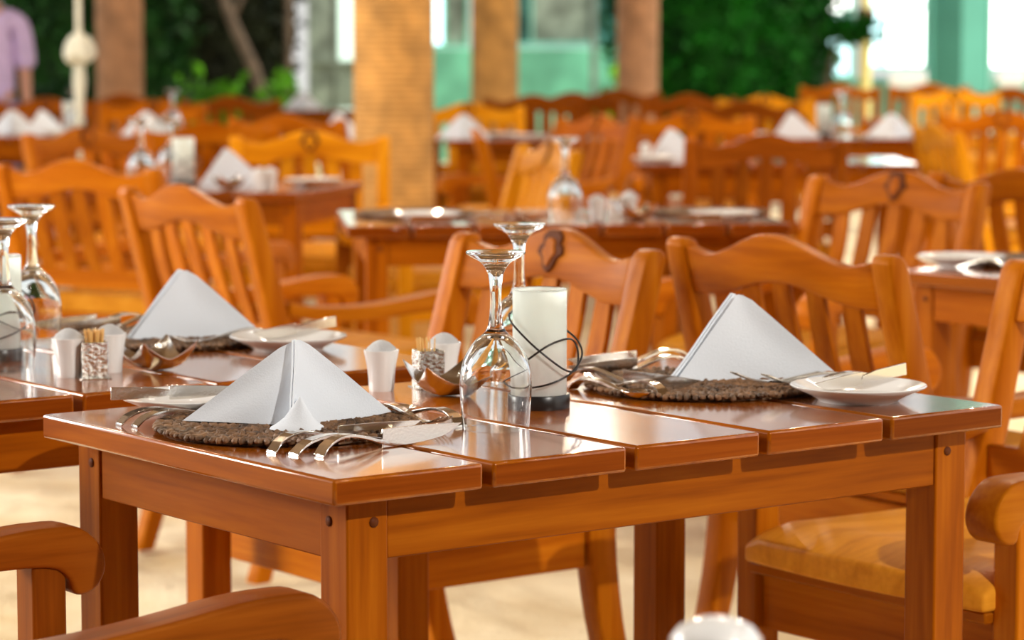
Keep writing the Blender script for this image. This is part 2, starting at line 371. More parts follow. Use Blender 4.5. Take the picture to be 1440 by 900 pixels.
    tpl.append(P('crest_rail', cr.mesh('crest_rail', WC['x'], .005, 2, curved=True, ang=50), sub=[P('carving', cv, label='dark carved flower in the middle of the crest'), P('carved_petal', inner)]))
    for x in (-.164, -.082, 0, .082, .164):
        zt = bz(x) + .006; sl = MB(); secs = []
        for i in range(7):
            z = .57 + (zt - .57) * i / 6; bow = -.012 * (1 - (x / .24) ** 2) * i / 6 - .008 * sin(pi * i / 6); w = .021 + .003 * sin(pi * i / 6)
            secs.append([(x - w, yb(z) - .006 + bow, z), (x + w, yb(z) - .006 + bow, z), (x + w, yb(z) + .006 + bow, z), (x - w, yb(z) + .006 + bow, z)])
        sl.loft(secs); tpl.append(P('slat', sl.mesh('slat', WC['z'], .002, 1)))
    tpl.append(P('lower_rail', MB().box((0, yb(.555), .555), (.48, .024, .055)).mesh('lower_rail', WC['x'], .003, 1)))
    arm = [(-.262, .634), (-.18, .620), (-.06, .615), (.06, .624), (.15, .635), (.205, .637), (.245, .633), (.272, .610), (.280, .583), (.270, .560), (.252, .550), (.236, .553), (.228, .572), (.20, .588),
           (.10, .590), (.0, .582), (-.10, .580), (-.19, .588), (-.262, .604)]
    arm = sm_profile(arm, 3)
    am = MB().prism(arm, lambda y, z: (-.030, y, z), lambda y, z: (.030, y, z)).mesh('armrest', WC['y'], .006, 3, curved=True, ang=50)
    for sx in (-1, 1): tpl.append(P('armrest', am, (sx * .262, 0, 0)))
    axm = MB().box((0, 0, 0), (.478, .022, .085)).mesh('front_apron', WC['x'], .002, 1); aym = MB().box((0, 0, 0), (.022, .40, .085)).mesh('side_apron', WC['y'], .002, 1)
    tpl += [P('apron', axm, (0, .205, .388)), P('apron', axm, (0, -.225, .388)), P('apron', aym, (-.262, -.012, .388)), P('apron', aym, (.262, -.012, .388))]
    return tpl
CHAIR = chair_template(WCN); CHAIR_LIT = chair_template(WC_LIT); CHAIR_SHADED = chair_template(WC_SHADED)
def chair(label, x, y, facing, group='wooden armchairs of the beach restaurant'):
    ws = label.split(); tpl = CHAIR_SHADED if ws[0] == 'nearest' else CHAIR_LIT if ('yellow' == ws[0] or ws[1] == 'yellow' or ws[0] == 'light') else CHAIR_SHADED if 'dark' in ws[:3] or 'red' in ws[:3] or 'brown' in ws[:3] else CHAIR  # label words pick the plain
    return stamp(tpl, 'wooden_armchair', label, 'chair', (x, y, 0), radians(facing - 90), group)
def chair_back(label, x, y, facing, **k):      # x, y of the top of the backrest
    f = radians(facing); return chair(label, x + .352 * cos(f), y + .352 * sin(f), facing, **k)
def table(label, tpl, x, y, ang):
    return stamp(tpl, 'wooden_table', label, 'table', (x, y, 0), ang, 'slatted wooden dining tables')

# ------------------------------------------------------------------ tables
def ft(b, a): return fw(b + T_W / 2, a + T_L / 2)
p = ft(0, 0); table('sharp orange wooden table at the front with two napkin place settings', TABLE, p.x, p.y, BANG)
p = ft(-.283, .83); table('wooden table behind the front table at left, with wine glasses near its left end', TABLE, p.x, p.y, BANG)
p = ft(2.48, .97); table('wooden table at right half hidden behind two chair backs, one plate on its corner', TABLE, p.x, p.y, BANG)
table('wide seven board table across the middle, under one upturned wine glass and cutlery', TABLE7, .115, 7.58, radians(6))
a8 = radians(-14); t8c = Vector((-.66 - .525 * cos(a8) - T_L / 2 * sin(a8), 8.72 - .525 * sin(a8) + T_L / 2 * cos(a8)))
table('blurred table left of the thick round pillar, holding a napkin, lantern and salt cups', TABLE, t8c.x, t8c.y, a8)
table('blurred table right of centre mostly hidden by a dark chair back facing away', TABLE, 1.0, 11.0, 0)
table('blurred table just right of the thick round pillar, with a single napkin', TABLE, .22, 13.4, 0)
table('blurred far table at right with a glass between two white napkins', TABLE, 1.55, 13.6, 0)
table('blurred far table at the left edge with a row of white napkins', TABLE, -2.72, 13.95, 0)
table('blurred far table behind the pink sheened chair at left, one napkin on it', TABLE, -1.62, 13.9, 0)
table('small blurred table directly behind the thick round pillar', TABLE_SQ, -.70, 13.45, 0)
table('farthest blurred table at the hedge left of the thick pillar, one napkin on it', TABLE_SQ, -1.36, 18.6, 0)
table('table nearest the viewer, out of view below except for its lidded pot', TABLE, .50, 1.76, 0)

# ------------------------------------------------------------------ chairs
def fchair(label, b, a, plus): p = fw(b, a); return chair(label, p.x, p.y, 37.03 if plus else 217.03)
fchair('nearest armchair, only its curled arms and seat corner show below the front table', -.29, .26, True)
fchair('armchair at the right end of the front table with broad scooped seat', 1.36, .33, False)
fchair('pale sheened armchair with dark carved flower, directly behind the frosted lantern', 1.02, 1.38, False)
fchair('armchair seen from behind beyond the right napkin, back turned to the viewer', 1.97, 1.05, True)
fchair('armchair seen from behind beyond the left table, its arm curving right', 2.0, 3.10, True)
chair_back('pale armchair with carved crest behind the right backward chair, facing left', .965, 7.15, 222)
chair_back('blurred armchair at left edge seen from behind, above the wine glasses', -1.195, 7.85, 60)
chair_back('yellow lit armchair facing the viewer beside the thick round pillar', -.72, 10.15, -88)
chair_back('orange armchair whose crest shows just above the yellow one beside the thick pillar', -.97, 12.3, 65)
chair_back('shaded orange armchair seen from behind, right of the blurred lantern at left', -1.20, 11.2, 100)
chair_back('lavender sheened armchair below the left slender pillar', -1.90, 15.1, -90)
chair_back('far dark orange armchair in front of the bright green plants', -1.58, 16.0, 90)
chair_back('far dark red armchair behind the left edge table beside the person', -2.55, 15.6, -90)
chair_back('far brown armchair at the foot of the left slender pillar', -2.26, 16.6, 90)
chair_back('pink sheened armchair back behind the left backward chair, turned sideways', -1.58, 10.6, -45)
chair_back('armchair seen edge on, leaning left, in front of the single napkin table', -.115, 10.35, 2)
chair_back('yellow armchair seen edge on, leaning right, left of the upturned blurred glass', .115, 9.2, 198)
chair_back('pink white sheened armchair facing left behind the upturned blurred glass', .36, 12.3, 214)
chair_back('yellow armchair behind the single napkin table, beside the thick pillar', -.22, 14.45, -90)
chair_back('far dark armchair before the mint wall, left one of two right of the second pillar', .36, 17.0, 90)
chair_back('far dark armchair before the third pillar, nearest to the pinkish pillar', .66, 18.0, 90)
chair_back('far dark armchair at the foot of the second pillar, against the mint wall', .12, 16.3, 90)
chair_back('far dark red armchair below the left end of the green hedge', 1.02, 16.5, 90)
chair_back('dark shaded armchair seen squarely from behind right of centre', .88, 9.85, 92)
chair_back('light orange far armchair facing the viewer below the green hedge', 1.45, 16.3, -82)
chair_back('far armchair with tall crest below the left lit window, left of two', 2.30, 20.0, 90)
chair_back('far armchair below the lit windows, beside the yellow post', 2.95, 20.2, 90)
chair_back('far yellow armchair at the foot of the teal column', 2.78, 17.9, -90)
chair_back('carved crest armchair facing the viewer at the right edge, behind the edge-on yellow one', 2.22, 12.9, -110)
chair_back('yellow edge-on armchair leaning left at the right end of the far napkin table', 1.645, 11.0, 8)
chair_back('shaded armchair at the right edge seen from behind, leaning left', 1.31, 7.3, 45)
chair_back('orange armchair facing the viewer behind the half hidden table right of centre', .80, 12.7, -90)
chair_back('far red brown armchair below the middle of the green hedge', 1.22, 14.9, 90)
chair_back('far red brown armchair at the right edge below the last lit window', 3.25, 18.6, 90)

# ------------------------------------------------------------------ tableware templates
outer = sm_profile([(.0415, 0), (.0435, .03), (.0445, .058), (.040, .085), (.027, .107), (.013, .120), (.0085, .135), (.0070, .158), (.0078, .18), (.0115, .195), (.0190, .205), (.0300, .211)], 5) + [(.0365, .2155), (.037, .217), (.0362, .2185), (.020, .2190), (.0001, .2192)]
inner = sm_profile([(.0001, .1135), (.012, .110), (.0255, .099), (.0380, .080), (.0427, .058), (.0418, .03), (.0400, .0)], 5)
GLASS_ME = MB().lathe(inner + outer, 40).mesh('wine_glass', GLASS, smooth_all=True, ang=60)
def wine_glass(label, x, y, z=TOP, s=1.0):
    o = add('wine_glass', GLASS_ME, None, (x, y, z + .0005)); o.scale = (s, s, s)
    return tag(o, label, 'glass', 'upturned wine glasses')
cup_prof = [(.0001, .0), (.0165, .0), (.0172, .002), (.0182, .018), (.0202, .036), (.0240, .0535), (.0243, .0555), (.0235, .0560), (.0215, .050), (.0001, .046)]
CUP = [P('cup_body', MB().lathe(cup_prof, 28).mesh('cup_body', CERAMIC, smooth_all=True, ang=50)),
       P('salt', MB().lathe([(.0228, .0500), (.0222, .0545), (.0185, .0600), (.0115, .0660), (.005, .0690), (.0001, .0698)], 24).mesh('salt', SALT, smooth_all=True))]
def salt_cup(label, x, y, z=TOP, s=1.0):
    o = stamp(CUP, 'salt_cup', label, 'cup', (x, y, z), 0, 'white flared salt cups'); o.scale = (s, s, s); return o
def rod(a, b, r, n=6): return MB().tube([a, b], r, n)
def holder_template(count):
    box = MB(); w = .017; t = .0012; h = .052
    for sx, sy, dx, dy in ((1, 0, t, w), (-1, 0, t, w), (0, 1, w, t), (0, -1, w, t)):
        box.box((sx * w, sy * w, h / 2), (dx * 2 if sx else dx * 2, dy * 2, h))
    box.box((0, 0, .001), (2 * w, 2 * w, .002)).box((0, 0, .0006), (.046, .046, .0012))
    tpl = [P('holder_body', box.mesh('holder_body', HAMMER, .0006, 1))]
    rng = random.Random(3)
    for k in range(count):
        x, y = rng.uniform(-.011, .011), rng.uniform(-.011, .011)
        tpl.append(P('toothpick', MB().tube([(x * .8, y * .8, .003), (x, y, .03), (x * 1.25, y * 1.25, .062 + rng.uniform(0, .006)), (x * 1.3, y * 1.3, .069)], [.0011, .0011, .001, .0003], 6).mesh('toothpick', PICK)))
    return tpl
HOLDER = holder_template(11); HOLDER_FULL = holder_template(34)
def holder(label, x, y, rz, z=TOP, tpl=None): return stamp(tpl or HOLDER, 'toothpick_holder', label, 'toothpick holder', (x, y, z), rz, 'square metal toothpick holders')
# square metal dish with four upturned corners and dipping sides
def dish_mesh():
    n = 20; v = []; f = []
    for side in (0, 1):
        for j in range(n + 1):
            for i in range(n + 1):
                x, y = 2 * i / n - 1, 2 * j / n - 1; r = max(abs(x), abs(y)); c = min(abs(x), abs(y))
                z = .0016 + .044 * (r ** 2.6) * (.40 + .60 * c ** 1.5) ; k = .046 - .004 * r + .004 * c * r
                v.append((x * k, y * k, z - (.0016 if side else 0)))
    N = (n + 1) ** 2; q = lambda i, j: j * (n + 1) + i
    for j in range(n):
        for i in range(n):
            f.append((q(i, j), q(i + 1, j), q(i + 1, j + 1), q(i, j + 1))); f.append((N + q(i, j), N + q(i, j + 1), N + q(i + 1, j + 1), N + q(i + 1, j)))
    for i in range(n):
        f += [(q(i, 0), N + q(i, 0), N + q(i + 1, 0), q(i + 1, 0)), (q(i + 1, n), N + q(i + 1, n), N + q(i, n), q(i, n)), (q(0, i + 1), N + q(0, i + 1), N + q(0, i), q(0, i)), (q(n, i), N + q(n, i), N + q(n, i + 1), q(n, i + 1))]
    m = MB(); m.add(v, f, 0, True); return m.mesh('metal_dish', STEEL, smooth_all=True, ang=50)
DISH = dish_mesh()
def dish(label, x, y, rz, z=TOP):
    return tag(add('metal_dish', DISH, None, (x, y, z + .0005), (0, 0, rz)), label, 'dish', 'square wavy metal dishes')
PLATE = MB().lathe([(.0001, .003), (.045, .003), (.050, .0), (.0535, .0), (.055, .003), (.068, .010), (.0895, .0195), (.0905, .0212), (.0895, .0222), (.070, .0145), (.056, .0085), (.050, .0068), (.0001, .0066)], 56).mesh('bread_plate', CERAMIC, smooth_all=True, ang=50)
def plate(label, x, y, z=TOP):
    return tag(add('bread_plate', PLATE, None, (x, y, z + .0002)), label, 'plate', 'white bread plates')
# cutlery: lies along +x, handle end at x = 0, handle arched with its end down on the table
def strip(secs):
    m = MB(); m.loft([[(x, -w, z - t), (x, w, z - t), (x, w, z + t), (x, -w, z + t)] for x, z, w, t in secs]); return m
def handle_secs(L, h, w0=.0098, w1=.0042):
    out = []
    for i in range(13):
        u = i / 12; z = .0016 + h * sin(pi * min(1, u ** .72)) * (1 - .25 * u) + .004 * u; out.append((L * u, z, w0 + (w1 - w0) * u, .0016 + .0008 * u))
    return out
def handle(L, h, **k): return strip(handle_secs(L, h, **k)).mesh('handle', STEEL, .0007, 1)
KH = handle(.105, .020, w0=.0095, w1=.0052)
def knife_blade(L0, L, hb):
    m = MB(); prof = []
    N = 12
    tops = [(L0 + (L - L0) * i / N, .0075 + hb - hb * .28 * (i / N) ** 2) for i in range(N + 1)]
    bots = [(L0 + (L - L0) * i / N, .0075 + hb * .72 * (i / N) ** 3.2 - (.0065 if i < N * .8 else .0065 * (1 - (i / N - .8) / .2))) for i in range(N + 1)]
    poly = tops + bots[::-1]
    m.prism(poly, lambda x, z: (x, -.0009, z), lambda x, z: (x, .0009, z)); return m.mesh('blade', STEEL, .0004, 1)
KNIFE = [P('handle', KH), P('blade', knife_blade(.098, .225, .016))]
BHAND = MB().prism([(0, .002), (0, .019), (.05, .0175), (.075, .0135), (.078, .006), (.05, .0035)], lambda x, z: (x, -.0016, z), lambda x, z: (x, .0016, z)).mesh('handle', STEEL, .0007, 1)
BUTTER = [P('handle', BHAND), P('blade', knife_blade(.074, .155, .011))]
def fork_template(L):
    Lh = L * .62; hd = strip(handle_secs(Lh, .017, .0092, .0030) + [(Lh + L * .08, .006, .0050, .0014), (Lh + L * .13, .0055, .0105, .0012), (Lh + L * .19, .007, .0112, .0011)]).mesh('handle', STEEL, .0006, 1)
    tpl = [P('handle', hd)]
    for k in range(4):
        y = -.0090 + .006 * k; t = MB(); secs = []
        for i in range(6):
            u = i / 5; x = Lh + L * (.19 + .19 * u) - .001; z = .007 + .010 * u ** 1.5; w = .0016 * (1 - .55 * u)
            secs.append([(x, y - w, z - .0010), (x, y + w, z - .0010), (x, y + w, z + .0010), (x, y - w, z + .0010)])
        t.loft(secs); tpl.append(P('tine', t.mesh('tine', STEEL)))
    return tpl
FORK = fork_template(.195); DFORK = fork_template(.165)
def spoon_template(L):
    Lh = L * .70; hd = strip(handle_secs(Lh, .017, .0092, .0030)).mesh('handle', STEEL, .0006, 1)
    n, mnum = 14, 8; v = []; f = []; a_, b_ = L * .155, .0185
    for side in (0, 1):
        for j in range(mnum + 1):
            for i in range(n):
                r = j / mnum; an = 2 * pi * i / n; x = Lh + a_ * .94 + a_ * r * cos(an) * 1.0; y = b_ * r * sin(an) * (1 - .12 * cos(an))
                v.append((x, y, .0022 + .0085 * r * r + .0015 - (.0012 if side else 0)))
    N = n * (mnum + 1)
    for j in range(mnum):
        for i in range(n):
            i2 = (i + 1) % n; f.append((j * n + i, j * n + i2, (j + 1) * n + i2, (j + 1) * n + i)); f.append((N + j * n + i, N + (j + 1) * n + i, N + (j + 1) * n + i2, N + j * n + i2))
    for i in range(n):
        i2 = (i + 1) % n; f.append((mnum * n + i, mnum * n + i2, N + mnum * n + i2, N + mnum * n + i))
    return [P('handle', hd), P('bowl', MB().add(v, f, 0, True).mesh('bowl', STEEL, smooth_all=True, ang=60))]
SPOON = spoon_template(.195); DSPOON = spoon_template(.165)
def cutlery(tpl, name, label, p0, p1, z=TOP, tilt=0, group='cutlery laid on the tables'):
    d = Vector(p1) - Vector(p0); o = stamp(tpl, name, label, name.split('_')[-1], (p0[0], p0[1], z), 0, group)
    o.rotation_euler = (0, -tilt, math.atan2(d.y, d.x)); return o
# round placemat of short vine pieces
def placemat_mesh(seed):
    rng = random.Random(seed); m = MB()
    r = .012; ring = 0
    while r < .158:
        n = max(5, int(2 * pi * r / .0098))
        for k in range(n):
            a = 2 * pi * (k + .5 * (ring % 2) + rng.uniform(-.2, .2)) / n; L = rng.uniform(.012, .018); w = rng.uniform(.0034, .0050); h = rng.uniform(.0030, .0046)
            c = Vector((r * cos(a), r * sin(a), .0052 + rng.uniform(0, .0022)))
            if r > .14: c.z += .001
            d = Vector((cos(a + rng.uniform(-.5, .5)), sin(a + rng.uniform(-.5, .5)), rng.uniform(-.25, .25))).normalized(); s_ = d.cross(Vector((0, 0, 1))).normalized(); u = s_.cross(d)
            vs = [c - d * L * .5]; 
            for tt in (-.28, .28):
                for q in range(5): vs.append(c + d * L * tt + s_ * w * cos(q * 2 * pi / 5) + u * h * sin(q * 2 * pi / 5))
            vs.append(c + d * L * .5)
            fs = [(0, 1 + (q + 1) % 5, 1 + q) for q in range(5)] + [(1 + q, 1 + (q + 1) % 5, 6 + (q + 1) % 5, 6 + q) for q in range(5)] + [(11, 6 + q, 6 + (q + 1) % 5) for q in range(5)]
            m.add(vs, fs, 0, True)
        r += .0112; ring += 1
    m.lathe([(.0001, .0004), (.150, .0004), (.150, .0024), (.0001, .0024)], 40)
    return m.mesh('woven_placemat', MATV)
MAT = [placemat_mesh(1), placemat_mesh(2)]
def placemat(label, x, y, k, rz=0):
    return tag(add('woven_placemat', MAT[k % 2], None, (x, y, TOP + .0002), (0, 0, rz)), label, 'placemat', 'round woven vine placemats')
# napkins: standing folded wings, each a soft triangular double sheet
def wing(m, T, K, Pn, bulge=0.0, th=.0035, rnd=.010, n=12, hem=True, side=1, sag=0.0):
    T, K, Pn = Vector(T), Vector(K), Vector(Pn)
    nm = (K - T).cross(Pn - T).normalized() * side
    def pt(u, v, off):
        w = (1 - v); e = (Pn - K).normalized()
        base = K + (T - K) * v; L = (Pn - K).length * w + rnd * (1 - w) * (1 - max(0, v - .94) / .06 * .7)
        # the hem line of the free side is straight from T to Pn
        q = base + (Pn - K).normalized() * L * u + ((T - K) - (T - K)) * 0
        q += nm * (bulge * sin(pi * u) * (1 - v) * 1.2 + .0022 * sin(7 * u + 5 * v) * (1 - v) + off)
        cu = max(0, u - .93) / .07
        q -= nm * .004 * cu * cu * side * 0
        q.z += sag * sin(pi * u) * (1 - v) ** 2 * 0
        return q
    for lay in range(2):
        o0 = lay * -th * 1.25; v = []; f = []
        for s_ in (0, 1):
            for j in range(n + 1):
                for i in range(n + 1): v.append(pt(i / n, (j / n) * (1 - .012 * lay), o0 - s_ * th * .8))
        N = (n + 1) ** 2; q = lambda i, j: j * (n + 1) + i
        for j in range(n):
            for i in range(n):
                f.append((q(i, j), q(i + 1, j), q(i + 1, j + 1), q(i, j + 1))); f.append((N + q(i, j), N + q(i, j + 1), N + q(i + 1, j + 1), N + q(i + 1, j)))
        for i in range(n):
            f += [(q(i, 0), N + q(i, 0), N + q(i + 1, 0), q(i + 1, 0)), (q(i + 1, n), N + q(i + 1, n), N + q(i, n), q(i, n)), (q(0, i + 1), N + q(0, i + 1), N + q(0, i), q(0, i)), (q(n, i), N + q(n, i), N + q(n, i + 1), q(n, i + 1))]
        m.add(v, f, 0, True)
    if hem:     # turned-up hem along the foot of the wing
        v = []; f = []
        for s_ in (0, 1):
            for j in range(3):
                for i in range(n + 1): v.append(pt(.02 + .96 * i / n, .005 + .05 * j + .05 * (i / n) * (j / 2), .0012 + .0024 * (1 - s_)))
        N = 3 * (n + 1); q = lambda i, j: j * (n + 1) + i
        for j in range(2):
            for i in range(n): f.append((q(i, j), q(i + 1, j), q(i + 1, j + 1), q(i, j + 1))); f.append((N + q(i, j), N + q(i, j + 1), N + q(i + 1, j + 1), N + q(i + 1, j)))
        for i in range(n): f += [(q(i, 0), N + q(i, 0), N + q(i + 1, 0), q(i + 1, 0)), (q(i + 1, 2), N + q(i + 1, 2), N + q(i, 2), q(i, 2))]
        for j in range(2): f += [(q(0, j + 1), N + q(0, j + 1), N + q(0, j), q(0, j)), (q(n, j), N + q(n, j), N + q(n, j + 1), q(n, j + 1))]
        m.add(v, f, 0, True)
def napkin_obj(label, m, loc=(0, 0, 0), rz=0):
    return tag(add('folded_napkin', m, None, loc, (0, 0, rz)), label, 'napkin', 'white folded linen napkins')
# generic far napkin: face toward -y, second wing behind
g = MB(); wing(g, (-.022, .012, .118), (-.108, -.012, .001), (.118, .0, .001), .012, side=-1); wing(g, (-.024, .018, .118), (-.106, .0, .001), (-.01, .12, .001), .004, hem=False)
NAP = g.mesh('folded_napkin', CLOTH, smooth_all=True, ang=50)
g = MB(); wing(g, (0, .01, .112), (.0, -.05, .001), (-.125, .05, .001), .006); wing(g, (0, .01, .112), (.004, -.052, .001), (.125, .06, .001), .008, side=-1)
NAP2 = g.mesh('folded_napkin', CLOTH, smooth_all=True, ang=50)
def lantern_template(wire=True, small=False):
    base = MB().lathe([(.0001, 0), (.039, 0), (.0395, .002), (.0395, .017), (.0385, .0185), (.0355, .0185), (.0355, .007), (.0001, .007)], 40).mesh('base', BLACK, smooth_all=True, ang=40)
    gl = MB().lathe([(.0345, .0075), (.0352, .010), (.0352, .1525), (.0345, .1545), (.0335, .1545), (.0325, .1525), (.0325, .0095)], 44, closed=True).mesh('glass_shade', FROST, smooth_all=True, ang=60)
    can = MB().lathe([(.0001, .0075), (.021, .0075), (.021, .072), (.017, .075), (.0001, .071)], 24).mesh('candle', WAX, smooth_all=True, ang=50)
    rim = MB().tube([(.0340 * cos(a * pi / 20), .0340 * sin(a * pi / 20), .1545) for a in range(40)], .0014, 8, closed=True).mesh('glass_rim', GLASS)
    tpl = [P('glass_rim', rim, label='clear polished rim'), P('base', base, label='black metal base'), P('glass_shade', gl, label='frosted white glass cylinder'), P('candle', can, label='reddish candle inside')]
    if wire:
        ctl = [(-.040, -.006, .122), (-.036, -.024, .112), (-.012, -.040, .088), (.012, -.043, .068), (.034, -.034, .052), (.047, -.020, .052), (.050, -.004, .070), (.046, .004, .084), (.036, -.022, .092), (.012, -.041, .086), (-.012, -.044, .070), (-.034, -.032, .052), (-.045, -.012, .040), (-.044, -.014, .036), (-.034, -.033, .031), (-.012, -.044, .031), (.012, -.046, .036), (.036, -.036, .046), (.052, -.016, .062), (.054, 0, .078), (.040, .020, .095), (.0, .042, .118), (-.03, .03, .125), (-.040, -.006, .122)]
        w = MB().tube(sm_profile(ctl, 4), .0014, 8).mesh('wire_loop', BLACK); tpl.append(P('wire_loop', w, label='black wire twisted round the glass'))
    return tpl
LANTERN = lantern_template(); LANTERN0 = lantern_template(False)
def lantern(label, x, y, tpl=LANTERN, rz=0): return stamp(tpl, 'candle_lantern', label, 'lantern', (x, y, TOP), rz, 'frosted candle lanterns')

# ------------------------------------------------------------------ front table: centre pieces
lantern('frosted glass candle lantern with twisted black wire on the front table', .036, 3.675)
wine_glass('upturned wine glass in front of the wire lantern on the front table', -.020, 3.475)
wine_glass('upturned wine glass half hidden behind the wire lantern on the front table', .010, 3.99)
salt_cup('white salt cup standing alone left of the metal dish on the front table', -.178, 3.85)
salt_cup('white salt cup behind the metal dish on the front table', -.095, 3.945)
holder('hammered metal toothpick holder between the two salt cups on the front table', -.115, 3.885, radians(20))
dish('wavy square metal dish behind the front wine glass, holding nothing', -.088, 3.80, radians(22))
# left setting
placemat('dark woven placemat under the opened napkin at the left of the front table', -.276, 3.462, 0)
g = MB(); T = (-.268, 3.452, .862); K = (-.263, 3.405, .759)
wing(g, (-.262, 3.462, .858), (-.252, 3.432, .759), (-.404, 3.474, .759), .003, side=1, n=14); wing(g, (-.2685, 3.449, .862), (-.268, 3.401, .759), (-.155, 3.552, .759), .012, side=-1, n=14)
# curled flap at the foot of the fold
tg = MB().lathe([(.0001, .0005), (.035, .0005), (.0375, .002), (.036, .0045), (.029, .0085), (.019, .016), (.009, .030), (.0001, .042)], 28, (0, 0, 0))
tg.v = [(-.256 + x * (1.0 if x < 0 else .8), 3.411 + y * .62, .7565 + z + .10 * max(0, x) * max(0, y + .02)) for x, y, z in tg.v]
g.add(tg.v, tg.f, 0, True)
napkin_obj('white napkin with two wings and a centre fold on the front table', g.mesh('folded_napkin', CLOTH, smooth_all=True, ang=55))
plate('white bread plate half hidden behind the left front napkin', *fw(.165, .585).xy)
cutlery(BUTTER, 'butter_knife', 'butter knife lying across the bread plate behind the left front napkin', (-.505, 3.552), (-.393, 3.583), TOP + .0225)
cutlery(FORK, 'table_fork', 'left fork with its handle end at the far left corner of the front table', (-.488, 3.497), (-.33, 3.60))
cutlery(FORK, 'table_fork', 'fork handle right beside it, nearer the left placemat of the front table', (-.466, 3.478), (-.31, 3.585))
cutlery(KNIFE, 'table_knife', 'big pointed knife nearest the front edge of the front table', (-.222, 3.233), (-.034, 3.417))
cutlery(KNIFE, 'table_knife', 'second knife between the left placemat and the front knife', (-.279, 3.262), (-.069, 3.447))
cutlery(SPOON, 'table_spoon', 'spoon lying between the two knives of the front table', (-.252, 3.245), (-.10, 3.385))
cutlery(DSPOON, 'dessert_spoon', 'dessert spoon with square handle end toward the front wine glass', (-.063, 3.481), (-.153, 3.609), TOP)
cutlery(DFORK, 'dessert_fork', 'dessert fork pointing at the front wine glass beside the left napkin', (-.175, 3.590), (-.085, 3.463), TOP)
# right setting
placemat('dark woven placemat under the right front napkin', .262, 3.875, 1, 1.0)
g = MB(); T = (.312, 3.925, .874)
wing(g, T, (.226, 3.888, .759), (.456, 3.902, .759), .014, side=-1, n=16); wing(g, (.3095, 3.932, .874), (.222, 3.893, .759), (.318, 4.03, .759), .004, hem=False, n=14)
napkin_obj('white napkin standing as one smooth triangle at the right of the front table', g.mesh('folded_napkin', CLOTH, smooth_all=True, ang=55))
plate('white bread plate at the right front edge of the front table', .459, 3.742)
cutlery(BUTTER, 'butter_knife', 'butter knife on the right front plate, handle raised past its rim', (.530, 3.795), (.40, 3.715), TOP + .026, -.10)
cutlery(FORK, 'table_fork', 'fork with tines on the right placemat, nearer the front edge', (.505, 3.872), (.316, 3.762), TOP + .004, .05)
cutlery(FORK, 'table_fork', 'fork behind the nearer one, tines on the right placemat', (.470, 3.858), (.274, 3.764), TOP + .005, .06)
cutlery(KNIFE, 'table_knife', 'knife pointing at the wire lantern, rearmost beyond the right placemat', (.262, 4.190), (.085, 4.065))
cutlery(KNIFE, 'table_knife', 'broad knife pointing at the wire lantern, beside the right placemat', (.258, 4.105), (.083, 3.975))
cutlery(DSPOON, 'dessert_spoon', 'dessert spoon beside the right placemat, bowl to the right of the wire lantern', (.083, 3.862), (.168, 3.748))
cutlery(KNIFE, 'dessert_knife', 'dessert knife lying over the edge of the right placemat', (.075, 3.915), (.238, 3.787), TOP + .004)
cutlery(DFORK, 'dessert_fork', 'dessert fork with raised tines just right of the wire lantern', (.203, 3.741), (.114, 3.863), TOP + .004)

# ------------------------------------------------------------------ left table
wine_glass('left table wine glass standing farther back, its whole foot in view', -.748, 4.42)
wine_glass('left table wine glass cut by the left edge of the photo', -.733, 4.09)
lantern('frosted lantern cut by the left photo edge on the left table', -.768, 4.23)
salt_cup('left salt cup of the left table, beside the toothpick holder', -.628, 4.005)
salt_cup('right salt cup of the left table, beside the metal dish', -.578, 4.065)
holder('toothpick holder full of toothpicks between the salt cups of the left table', -.590, 3.995, radians(10), tpl=HOLDER_FULL)
dish('wavy square metal dish in front of the left table napkin', -.516, 4.09, radians(37))
placemat('placemat under the napkin of the left table', -.545, 4.47, 0, .5)
g = MB(); T = (-.520, 4.475, .862)
wing(g, T, (-.596, 4.415, .759), (-.394, 4.485, .759), .012, side=-1); wing(g, (-.522, 4.482, .862), (-.598, 4.421, .759), (-.53, 4.58, .759), .004, hem=False)
napkin_obj('white standing napkin on the left table behind the metal dish', g.mesh('folded_napkin', CLOTH, smooth_all=True, ang=55))
plate('white bread plate on the left table behind the left front napkin', -.345, 4.36)
cutlery(BUTTER, 'butter_knife', 'butter knife on the left table plate, square handle end raised', (-.275, 4.43), (-.39, 4.34), TOP + .026, -.08)
cutlery(FORK, 'table_fork', 'fork between napkin and plate on the left table', (-.375, 4.462), (-.53, 4.335), TOP + .006)
cutlery(KNIFE, 'table_knife', 'left table knife nearest the wine glasses, beside its napkin', (-.57, 4.705), (-.725, 4.56))
cutlery(KNIFE, 'table_knife', 'left table knife rearmost at the back edge', (-.61, 4.735), (-.775, 4.60))
cutlery(SPOON, 'table_spoon', 'spoon beside the knives on the left table', (-.54, 4.68), (-.685, 4.52))
cutlery(DSPOON, 'dessert_spoon', 'dessert spoon before the napkin of the left table', (-.70, 4.42), (-.60, 4.30))

